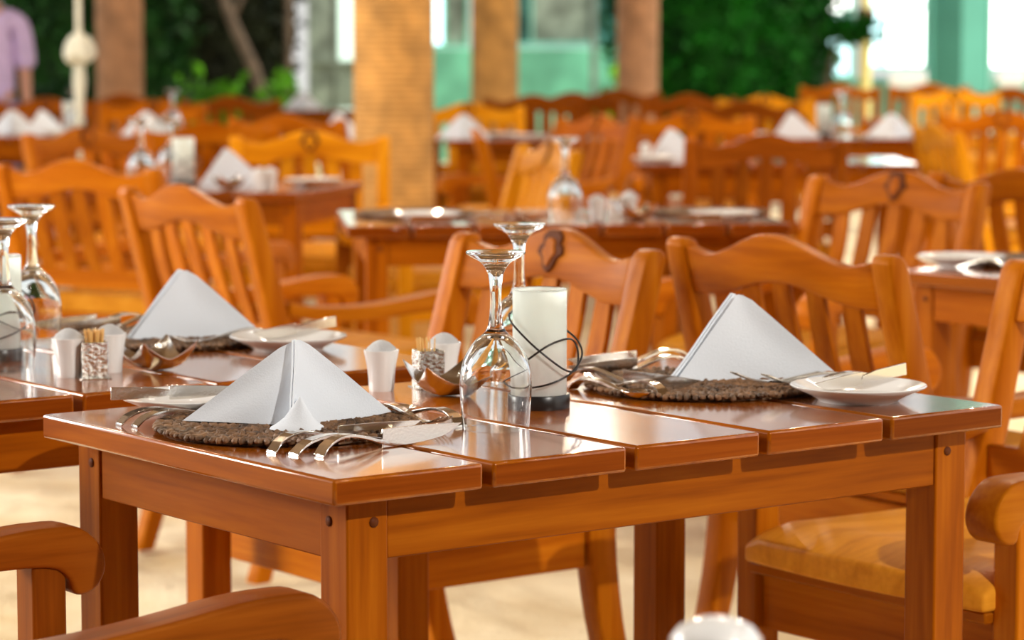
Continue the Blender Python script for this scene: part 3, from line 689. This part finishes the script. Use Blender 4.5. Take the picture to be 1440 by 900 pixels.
# ------------------------------------------------------------------ middle table
wine_glass('upturned wine glass on the middle table, blurred in the centre', .137, 7.360)
salt_cup('salt cup right of the glass on the middle table', .222, 7.400)
salt_cup('salt cup behind the metal dish on the middle table', .312, 7.560)
dish('wavy square metal dish on the middle table', .325, 7.420, .3)
holder('toothpick holder beside the metal dish on the middle table', .275, 7.540, .2)
plate('bread plate near the right end of the middle table', .555, 7.440)
plate('bread plate near the left end of the middle table', -.22, 7.400)
placemat('placemat at the left end of the middle table', -.26, 7.620, 1, .3); placemat('placemat at the right end of the middle table', .53, 7.680, 0, .8)
cutlery(KNIFE, 'table_knife', 'knife before the left plate of the middle table', (-.36, 7.255), (-.13, 7.275))
cutlery(KNIFE, 'table_knife', 'knife left of the glass on the middle table', (-.12, 7.340), (.10, 7.360))
cutlery(FORK, 'table_fork', 'fork left of the glass on the middle table', (-.10, 7.440), (.09, 7.460))
cutlery(SPOON, 'table_spoon', 'spoon between the left plate and the glass of the middle table', (-.14, 7.300), (.05, 7.290))
cutlery(KNIFE, 'table_knife', 'knife on the right end of the middle table', (.64, 7.340), (.42, 7.320))
cutlery(FORK, 'table_fork', 'fork on the right end of the middle table', (.62, 7.310), (.43, 7.290))
# right table
plate('white plate on the corner of the half hidden right table', .945, 5.96); placemat('placemat at the corner of the half hidden right table', 1.10, 6.02, 1)
cutlery(KNIFE, 'table_knife', 'knife at the edge of the half hidden right table', (1.02, 5.83), (.88, 5.95))

# ------------------------------------------------------------------ blurred tables beyond
def on(label, kind, px, d, **k):
    x = (px - 720) / 4000 * d
    if kind == 'n': return napkin_obj(label, NAP, (x, d, TOP + .0005), k.get('rz', 0))
    if kind == 'm': return napkin_obj(label, NAP2, (x, d, TOP + .0005), k.get('rz', 0))
    if kind == 'l': return lantern(label, x, d, LANTERN)
    if kind == 'g': return wine_glass(label, x, d)
    if kind == 'c': return salt_cup(label, x, d)
    if kind == 'p': return plate(label, x, d)
    if kind == 'd': return dish(label, x, d, .4)
    if kind == 'k': return cutlery(KNIFE, 'table_knife', label, (x - .1, d), (x + .12, d + .02))
PT = 'the pillar-side table with the lantern at left'
on('white napkin on ' + PT, 'n', 328, 9.10); on('frosted lantern on ' + PT, 'l', 258, 9.12)
on('left salt cup on ' + PT, 'c', 364, 8.92); on('right salt cup on ' + PT, 'c', 380, 8.95); on('dark metal dish on ' + PT, 'd', 322, 8.93)
on('bread plate on ' + PT, 'p', 440, 9.15); on('knife across ' + PT, 'k', 430, 9.02)
on('wine glass at the left end of ' + PT, 'g', 199, 9.02); on('wine glass beside the lantern on ' + PT, 'g', 240, 9.35)
on('leftmost white napkin on the far left edge table', 'm', 18, 14.0); on('middle white napkin on the far left edge table', 'n', 66, 13.8)
on('white plate on the far left edge table', 'p', 84, 13.7); on('wine glass on the far left edge table', 'g', 108, 13.75); on('frosted lantern on the far left edge table', 'l', 100, 14.05)
on('white napkin behind the pink sheened chair at left', 'm', 206, 13.75); on('wine glass behind the pink sheened chair at left', 'g', 244, 13.72)
on('white napkin peeking out left of the thick round pillar', 'n', 482, 13.3)
on('small white napkin on the farthest table at the hedge', 'm', 426, 18.5)
DT = 'the single napkin table right of the thick pillar'
on('white napkin standing on ' + DT, 'm', 652, 13.25); on('white plate on ' + DT, 'p', 742, 13.2); on('second plate on ' + DT, 'p', 705, 13.4)
HT = 'the half hidden table right of centre'
on('white napkin on ' + HT, 'n', 951, 11.05); on('salt cup on ' + HT, 'c', 908, 10.98); on('plate at the edge of ' + HT, 'p', 922, 10.80)
FT = 'the far right table'
on('left white napkin on ' + FT, 'n', 1119, 13.4); on('right white napkin on ' + FT, 'm', 1254, 13.4); on('frosted lantern on ' + FT, 'l', 1158, 13.55)
on('wine glass between napkins on ' + FT, 'g', 1183, 13.4); on('plate at the left end of ' + FT, 'p', 1055, 13.5); on('plate right of the right napkin on ' + FT, 'p', 1290, 13.5)
# lidded pot at the very front, on the table nearest the viewer
pot = [P('pot_body', MB().lathe([(.0001, 0), (.022, 0), (.030, .012), (.034, .035), (.034, .055), (.031, .062), (.0001, .062)], 32).mesh('pot_body', CERAMIC, smooth_all=True, ang=50)),
       P('pot_lid', MB().lathe([(.032, .062), (.033, .066), (.026, .076), (.012, .083), (.0001, .085)], 32).mesh('pot_lid', CERAMIC, smooth_all=True, ang=50))]
_pot = stamp(pot, 'lidded_pot', 'very blurred white lidded pot at the bottom of the photo before the table leg', 'pot', (.145, 1.99, TOP))

_pot.scale = (1, 1, .85)
# ------------------------------------------------------------------ pillars
def pillar(label, x, y, r, m, tint=None):
    prof = []; n = 150
    for i in range(n): z = -.02 + 3.6 * i / n; prof += [(r - .0035, z), (r, z + .005), (r, z + .019), (r - .0035, z + .024)]
    rt = thing('rope_wrapped_pillar', label, 'pillar', (x, y, 0), 0, 'round rope-wrapped pillars')
    add('rope_wrap', MB().lathe(prof, 28).mesh('rope_wrap', m, smooth_all=True, ang=80), rt)
    add('capital', MB().lathe([(r, 3.58), (r + .05, 3.6), (r + .05, 3.7), (r, 3.72)], 28).mesh('capital', m), rt)
pillar('thickest round rope-wrapped pillar left of centre', -.477, 11.5, .163, ROPE)
pillar('second rope-wrapped pillar, just right of the thickest one', -.11, 18.2, .15, ROPE)
pillar('pinkish rope-wrapped pillar beside the left end of the green hedge', .88, 20.0, .147, ROPE2)
pillar('slender rope-wrapped pillar at left behind the pale knotted cloth', -2.50, 18.2, .150, ROPE2)
# teal square column, turned edge-on
m = MB().box((0, 0, 1.9), (.33, .33, 3.84)); me = m.mesh('column_shaft', TEAL, .008, 2)
rt = thing('teal_column', 'square teal column between the two bright windows at right', 'column', (3.77, 24.0, 0), radians(38))
add('column_shaft', me, rt); add('column_base', MB().box((0, 0, .10), (.44, .44, .22)).mesh('column_base', TEAL2, .01, 2), rt); add('corner_batten', MB().box((.168, -.168, 1.9), (.03, .03, 3.8)).mesh('corner_batten', TEAL2), rt)
# yellow post with brown band
rt = thing('yellow_post', 'pale yellow post with brown band before the bright windows', 'post', (3.09, 25.0, 0))
add('post_shaft', MB().lathe([(.055, -.02), (.055, 1.27), (.05, 1.28), (.05, 2.9)], 20).mesh('post_shaft', YELLOW, smooth_all=True, ang=40), rt)
add('band', MB().lathe([(.075, 1.36), (.085, 1.38), (.085, 1.44), (.075, 1.46)], 20).mesh('band', BROWNP), rt)
# thin poles
def pole(label, x, y, r, h, m): tag(add('slim_pole', MB().lathe([(r, -.02), (r, h * .5), (r * .9, h), (.001, h + .01)], 12).mesh('slim_pole', m, smooth_all=True, ang=40), None, (x, y, 0)), label, 'pole', 'slim poles before the far wall')
pole('slim brown pole left of the grey green glass panel', -1.95, 25, .032, 3.4, BARK); pole('slim grey pole left of the pinkish pillar', .73, 25.5, .03, 3.4, GREYGLASS)
# cream cloth knotted round a slim pole
rt = thing('knotted_cloth_post', 'slim pale pole with a cream cloth knotted round it, left of the slender pillar', 'post', (-1.955, 12.9, 0))
add('pole', MB().lathe([(.012, -.02), (.012, 3.2)], 12).mesh('pole', CREAM), rt)
kn = MB(); prof = [(.016, 1.10), (.045, 1.108), (.068, 1.125), (.070, 1.15), (.060, 1.185), (.042, 1.215), (.02, 1.235), (.014, 1.26), (.013, 1.6), (.013, 3.1)]
kn.lathe(prof, 18); kn.v = [(x * (1 + .16 * sin(5 * math.atan2(y, x))) if z < 1.235 else x, y * (1 + .16 * sin(5 * math.atan2(y, x))) if z < 1.235 else y, z + (.012 * sin(3 * math.atan2(y, x)) if z < 1.235 else 0)) for x, y, z in kn.v]
add('knot', kn.mesh('knot', CREAM, smooth_all=True, ang=80), rt)
tl = MB().lathe([(.010, .82), (.014, .86), (.018, .95), (.026, 1.02), (.022, 1.08), (.014, 1.12)], 14); tl.v = [(x * (1 + .25 * sin(4 * math.atan2(y, x))), y, z) for x, y, z in tl.v]
add('hanging_tail', tl.mesh('hanging_tail', CREAM, smooth_all=True, ang=80), rt)

# ------------------------------------------------------------------ far building: low mint wall with glazing, and lit pavilion at right
def wallbox(name, label, c, d, m): return tag(add(name, MB().box(c, d).mesh(name, m, .01, 1)), label, None, None, 'structure')
wallbox('wall_back', 'low mint painted wall behind the pillars', (.0, 28.0, .54), (2.8, .25, 1.12), MINT)
win_n = [0]
def window(label, x0, x1, z0, z1, y, m, frame=TEAL2, nx=1, nz=1, fwid=.05):
    win_n[0] += 1; rt = add('window_%d' % win_n[0], None, None, ((x0 + x1) / 2, y, z0)); tag(rt, label, None, None, 'structure')
    w, h = x1 - x0, z1 - z0; fr = MB()
    for sx in (-1, 1): fr.box((sx * (w / 2 - fwid / 2), 0, h / 2), (fwid, .08, h))
    for zz in (fwid / 2, h - fwid / 2): fr.box((0, 0, zz), (w - 2 * fwid, .08, fwid))
    for i in range(1, nx): fr.box((-w / 2 + w * i / nx, 0, h / 2), (.03, .06, h - 2 * fwid))
    for i in range(1, nz): fr.box((0, 0, h * i / nz), (w - 2 * fwid, .06, .03))
    add('window_frame', fr.mesh('window_frame', frame), rt)
    for i in range(nx):
        for k in range(nz):
            mm = m[(i + k * nx) % len(m)] if isinstance(m, list) else m
            add('pane', MB().box((-w / 2 + w * (i + .5) / nx, .015, h * (k + .5) / nz), (w / nx - .03, .012, h / nz - .03)).mesh('pane', mm), rt)
window('grey green glazing left of the thick pillar', -2.0, -1.42, .10, 2.7, 28.0, [GREYGLASS, GREYGLASS, GREYGLASS, LITG, GREYGLASS, LITG], frame=GREYGLASS, nx=2, nz=3, fwid=.03)
window('teal glazing between the thick and the second pillar', -1.40, -.42, 1.11, 2.7, 28.0, [LITG, DARKGLASS, LITC, GREYGLASS, LITG, LITC, GREYGLASS, LITG], frame=MINT, nx=4, nz=2, fwid=.03)
window('dark teal glazing right of the second pillar', -.40, 1.38, 1.11, 2.7, 28.0, [DARKGLASS, GREYGLASS, DARKGLASS, DARKGLASS, GREYGLASS, DARKGLASS], nx=3, nz=2)
wallbox('wall_right', 'teal wall of the lit pavilion at right', (5.3, 27.4, .40), (5.4, .2, .84), TEAL)
wallbox('trim_1', 'white sill below the first bright window', (3.74, 27.1, .80), (.36, .3, .13), CERAMIC)
wallbox('trim_2', 'white sill below the last bright window', (4.72, 27.1, .81), (.26, .3, .12), CERAMIC)
window('cyan white bright window behind the hedge end', 2.86, 3.27, .80, 2.7, 27.3, [LITC, LIT], nx=1, nz=3)
window('large overexposed window left of the teal column', 3.36, 3.97, .90, 2.7, 27.3, [LITC, LIT, LIT], nx=3, nz=3, fwid=.04)
window('large overexposed window at the right edge', 4.45, 5.4, .90, 2.7, 27.3, LIT, nx=2, nz=2, fwid=.03)
wallbox('wall_right_upper', 'teal pier between the bright windows', (4.21, 27.3, 1.75), (.46, .2, 1.9), TEAL)
wallbox('wall_right_top', 'teal lintel over the bright windows', (5.0, 27.3, 2.85), (4.6, .2, .3), TEAL)

# ------------------------------------------------------------------ plants
def bush(name, label, x, y, w, dth, h, m, n, leaf, seed, core=True, z0=0.0, cat='shrub'):
    rng = random.Random(seed); rt = thing(name, label, cat, (x, y, 0), 0, 'shrubs round the terrace')
    if core:
        c = MB(); N, M = 18, 10; v = []; f = []
        for j in range(M + 1):
            for i in range(N):
                t = pi * j / M; a = 2 * pi * i / N; k = .86 + .12 * sin(3 * a + 5 * t) * sin(2 * t)
                v.append((w * .5 * k * sin(t) ** .5 * cos(a) if 0 < j < M else 0, dth * .5 * k * sin(t) ** .5 * sin(a) if 0 < j < M else 0, h * .49 * (1 - cos(t)) * .97))
        for j in range(M):
            for i in range(N): f.append((j * N + i, j * N + (i + 1) % N, (j + 1) * N + (i + 1) % N, (j + 1) * N + i))
        add('inner_foliage', c.add(v, f, 0, True).mesh('inner_foliage', m), rt)
    st = MB()
    for k in range(5 if not z0 else 0):
        a = rng.uniform(0, 6.28); st.tube([(0.05 * cos(a), .05 * sin(a), -.01), (w * .18 * cos(a), dth * .18 * sin(a), h * .4), (w * .36 * cos(a), dth * .36 * sin(a), h * .85)], [.03, .02, .006], 6)
    if not z0: add('stems', st.mesh('stems', BARK), rt)
    lf = MB()
    for k in range(n):
        a = rng.uniform(0, 2 * pi); t = math.acos(rng.uniform(-1, 1)); k_ = rng.uniform(.80, 1.12) if core else rng.uniform(.2, 1.05)
        q = Vector((w * .5 * k_ * sin(t) ** .5 * cos(a), dth * .5 * k_ * sin(t) ** .5 * sin(a), max(.03, h * .5 * (1 - cos(t) * k_)))) + Vector((0, 0, z0))
        d = Vector((rng.gauss(0, 1), rng.gauss(0, 1), rng.gauss(.2, .7))).normalized(); s_ = d.orthogonal().normalized(); s_ = (Matrix.Rotation(rng.uniform(0, 6.28), 3, d) @ s_); u = d.cross(s_)
        L = leaf * rng.uniform(.7, 1.4); wl_ = L * .30
        lf.add([q, q + d * L * .5 + s_ * wl_ + u * L * .06, q + d * L - u * L * .08, q + d * L * .5 - s_ * wl_ + u * L * .06], [(0, 1, 2), (0, 2, 3)])
    o = add('foliage', lf.mesh('foliage', m), rt); tag(o, kind='stuff')
bush('green_hedge_shrub', 'deep green leafy shrub right of the pinkish pillar, left of two', 1.62, 24.1, 1.5, 1.1, 2.6, LEAF_DEEP, 5200, .10, 11)
bush('green_hedge_shrub', 'deep green leafy shrub nearer the bright windows', 2.28, 25.6, 1.25, 1.1, 2.6, LEAF_DEEP, 4600, .10, 12)
bush('dark_shrub', 'dark shrub filling the left part behind the knotted cloth', -3.7, 25.0, 1.7, 1.2, 2.7, LEAF_MID, 4200, .12, 13)
bush('dark_shrub', 'dark brownish shrub behind the slender left pillar', -2.90, 26.7, 1.6, 1.1, 2.8, LEAF_DARK, 3800, .12, 14)
bush('dark_shrub', 'dark brownish shrub left of the slim brown pole', -2.65, 28.1, .9, .7, 2.7, LEAF_DARK, 3000, .12, 15)
bush('bright_plant', 'bright green leafy plant before the dark shrubs, left of two', -2.32, 22.0, .66, .5, .92, LEAF_BRIGHT, 520, .13, 16, core=False, cat='plant')
bush('bright_plant', 'bright green plant right of the leaning trunk', -1.80, 22.7, .34, .34, .94, LEAF_BRIGHT, 300, .13, 17, core=False, cat='plant')
bush('bright_plant', 'yellow green plant beside the person at the left edge', -3.38, 21.0, .6, .5, .95, LEAF_MID, 500, .13, 18, core=False, cat='plant')
bush('bright_plant', 'pale green plant at the foot of the pinkish pillar', .90, 22.6, .40, .4, .98, LEAF_BRIGHT, 320, .12, 19, core=False, cat='plant')
tr = thing('leaning_tree', 'leaning grey trunk in front of the dark shrubs', 'tree', (-2.03, 23.8, 0))
add('trunk', MB().tube([(0, 0, -.02), (-.02, 0, .6), (-.12, 0, .95), (-.30, 0, 1.35), (-.46, .05, 1.8), (-.6, .1, 2.4)], [.06, .055, .05, .045, .04, .03], 10).mesh('trunk', BARK), tr)
add('branch', MB().tube([(-.30, 0, 1.35), (-.2, .1, 1.6), (-.05, .2, 2.0), (.05, .2, 2.4)], [.028, .024, .02, .012], 8).mesh('branch', BARK), tr)
bush('small_tree', 'thin dark trunk and leafy spray before the cyan window', 2.93, 24.7, .56, .4, .27, LEAF_DEEP, 420, .09, 23, core=False, z0=1.13, cat='tree')
_st = bpy.data.objects['small_tree']; add('trunk', MB().tube([(-.24, 0, -.02), (-.23, 0, .7), (-.15, 0, 1.1), (0, 0, 1.3)], [.03, .025, .02, .008], 8).mesh('trunk', BARK), _st)
# ------------------------------------------------------------------ person at the left edge
def skin_body(name, label, verts, edges, radii, m, parent=None, root=0):
    me = bpy.data.meshes.new(name); me.from_pydata(verts, edges, []); o = add(name, me, parent)
    o.modifiers.new('skin', 'SKIN'); o.modifiers.new('sub', 'SUBSURF').levels = 2; o.modifiers['sub'].render_levels = 2
    for i, r in enumerate(radii): d = me.skin_vertices[0].data[i]; d.radius = r if isinstance(r, tuple) else (r, r); d.use_root = (i == root)
    me.materials.append(m)
    dg = bpy.context.evaluated_depsgraph_get(); dg.update(); ev = o.evaluated_get(dg); nm = bpy.data.meshes.new_from_object(ev)
    o.modifiers.clear(); o.data = nm
    for p_ in nm.polygons: p_.use_smooth = True
    if not nm.materials: nm.materials.append(m)
    return o
pr_ = thing('person', 'person in a lavender short sleeved shirt standing at the left edge', 'person', (-3.05, 16.6, -.07), radians(10))
bv = [(0, 0, .92), (0, 0, 1.12), (0, 0, 1.30), (0, 0, 1.42), (0, 0, 1.50), (0, -.01, 1.58), (0, -.01, 1.68),
      (.17, 0, 1.37), (.215, .0, 1.10), (.225, -.04, .86), (.225, -.055, .78), (-.17, 0, 1.37), (-.215, 0, 1.10), (-.225, -.04, .86), (-.225, -.055, .78),
      (.10, 0, .84), (.105, 0, .48), (.105, .02, .09), (.11, -.12, .03), (-.10, 0, .84), (-.105, 0, .48), (-.105, .02, .09), (-.11, -.12, .03)]
be = [(0, 1), (1, 2), (2, 3), (3, 4), (4, 5), (5, 6), (3, 7), (7, 8), (8, 9), (9, 10), (3, 11), (11, 12), (12, 13), (13, 14), (0, 15), (15, 16), (16, 17), (17, 18), (0, 19), (19, 20), (20, 21), (21, 22)]
br = [(.15, .10), (.13, .095), (.15, .10), (.10, .075), .05, (.075, .09), (.07, .085), .055, .040, .030, .028, .055, .040, .030, .028, .085, .055, .04, (.04, .03), .085, .055, .04, (.04, .03)]
skin_body('body', None, bv, be, br, SKIN, pr_)
sv = [(0, 0, .86), (0, 0, 1.05), (0, 0, 1.22), (0, 0, 1.40), (.19, 0, 1.37), (.225, 0, 1.09), (-.19, 0, 1.37), (-.225, 0, 1.09)]
skin_body('shirt', 'lavender short sleeved shirt', sv, [(0, 1), (1, 2), (2, 3), (3, 4), (4, 5), (3, 6), (6, 7)], [(.18, .13), (.165, .12), (.18, .125), (.12, .095), .075, .065, .075, .065], LAV, pr_)
tv = [(0, 0, .93), (.10, 0, .84), (.11, 0, .48), (.112, .01, .10), (-.10, 0, .84), (-.11, 0, .48), (-.112, .01, .10)]
skin_body('trousers', 'slate blue trousers', tv, [(0, 1), (1, 2), (2, 3), (0, 4), (4, 5), (5, 6)], [(.16, .115), .105, .08, .072, .105, .08, .072], SLATE, pr_)
add('hair', MB().lathe([(.0001, .135), (.05, .12), (.085, .07), (.098, .0), (.090, -.04)], 20, (0, .015, 1.645)).mesh('hair', HAIR, smooth_all=True), pr_)
hd = MB()
for sx in (-1, 1):
    hx = .226 * sx
    for k in range(4): hd.tube([(hx, -.085 + .020 * k - .0, .75), (hx - .004 * sx, -.095 + .021 * k, .71), (hx - .012 * sx, -.092 + .020 * k, .675 + .006 * abs(k - 1.4))], [.010, .009, .006], 8)
    hd.tube([(hx, -.095, .775), (hx - .012 * sx, -.125, .75), (hx - .018 * sx, -.135, .72)], [.011, .010, .007], 8)
add('fingers', hd.mesh('fingers', SKIN), pr_)
fc = MB(); fc.tube([(0, -.095, 1.665), (0, -.118, 1.63), (0, -.105, 1.622)], [.008, .014, .010], 8)
for sx in (-1, 1): fc.lathe([(.0001, .011), (.008, .006), (.011, 0), (.008, -.006), (.0001, -.011)], 10, (sx * .032, -.088, 1.665)); fc.tube([(sx * .080, .0, 1.675), (sx * .092, .01, 1.655), (sx * .082, .0, 1.625)], [.010, .014, .009], 8)
fc.tube([(-.025, -.088, 1.59), (0, -.096, 1.588), (.025, -.088, 1.59)], [.004, .007, .004], 8)
add('face', fc.mesh('face', SKIN), pr_)
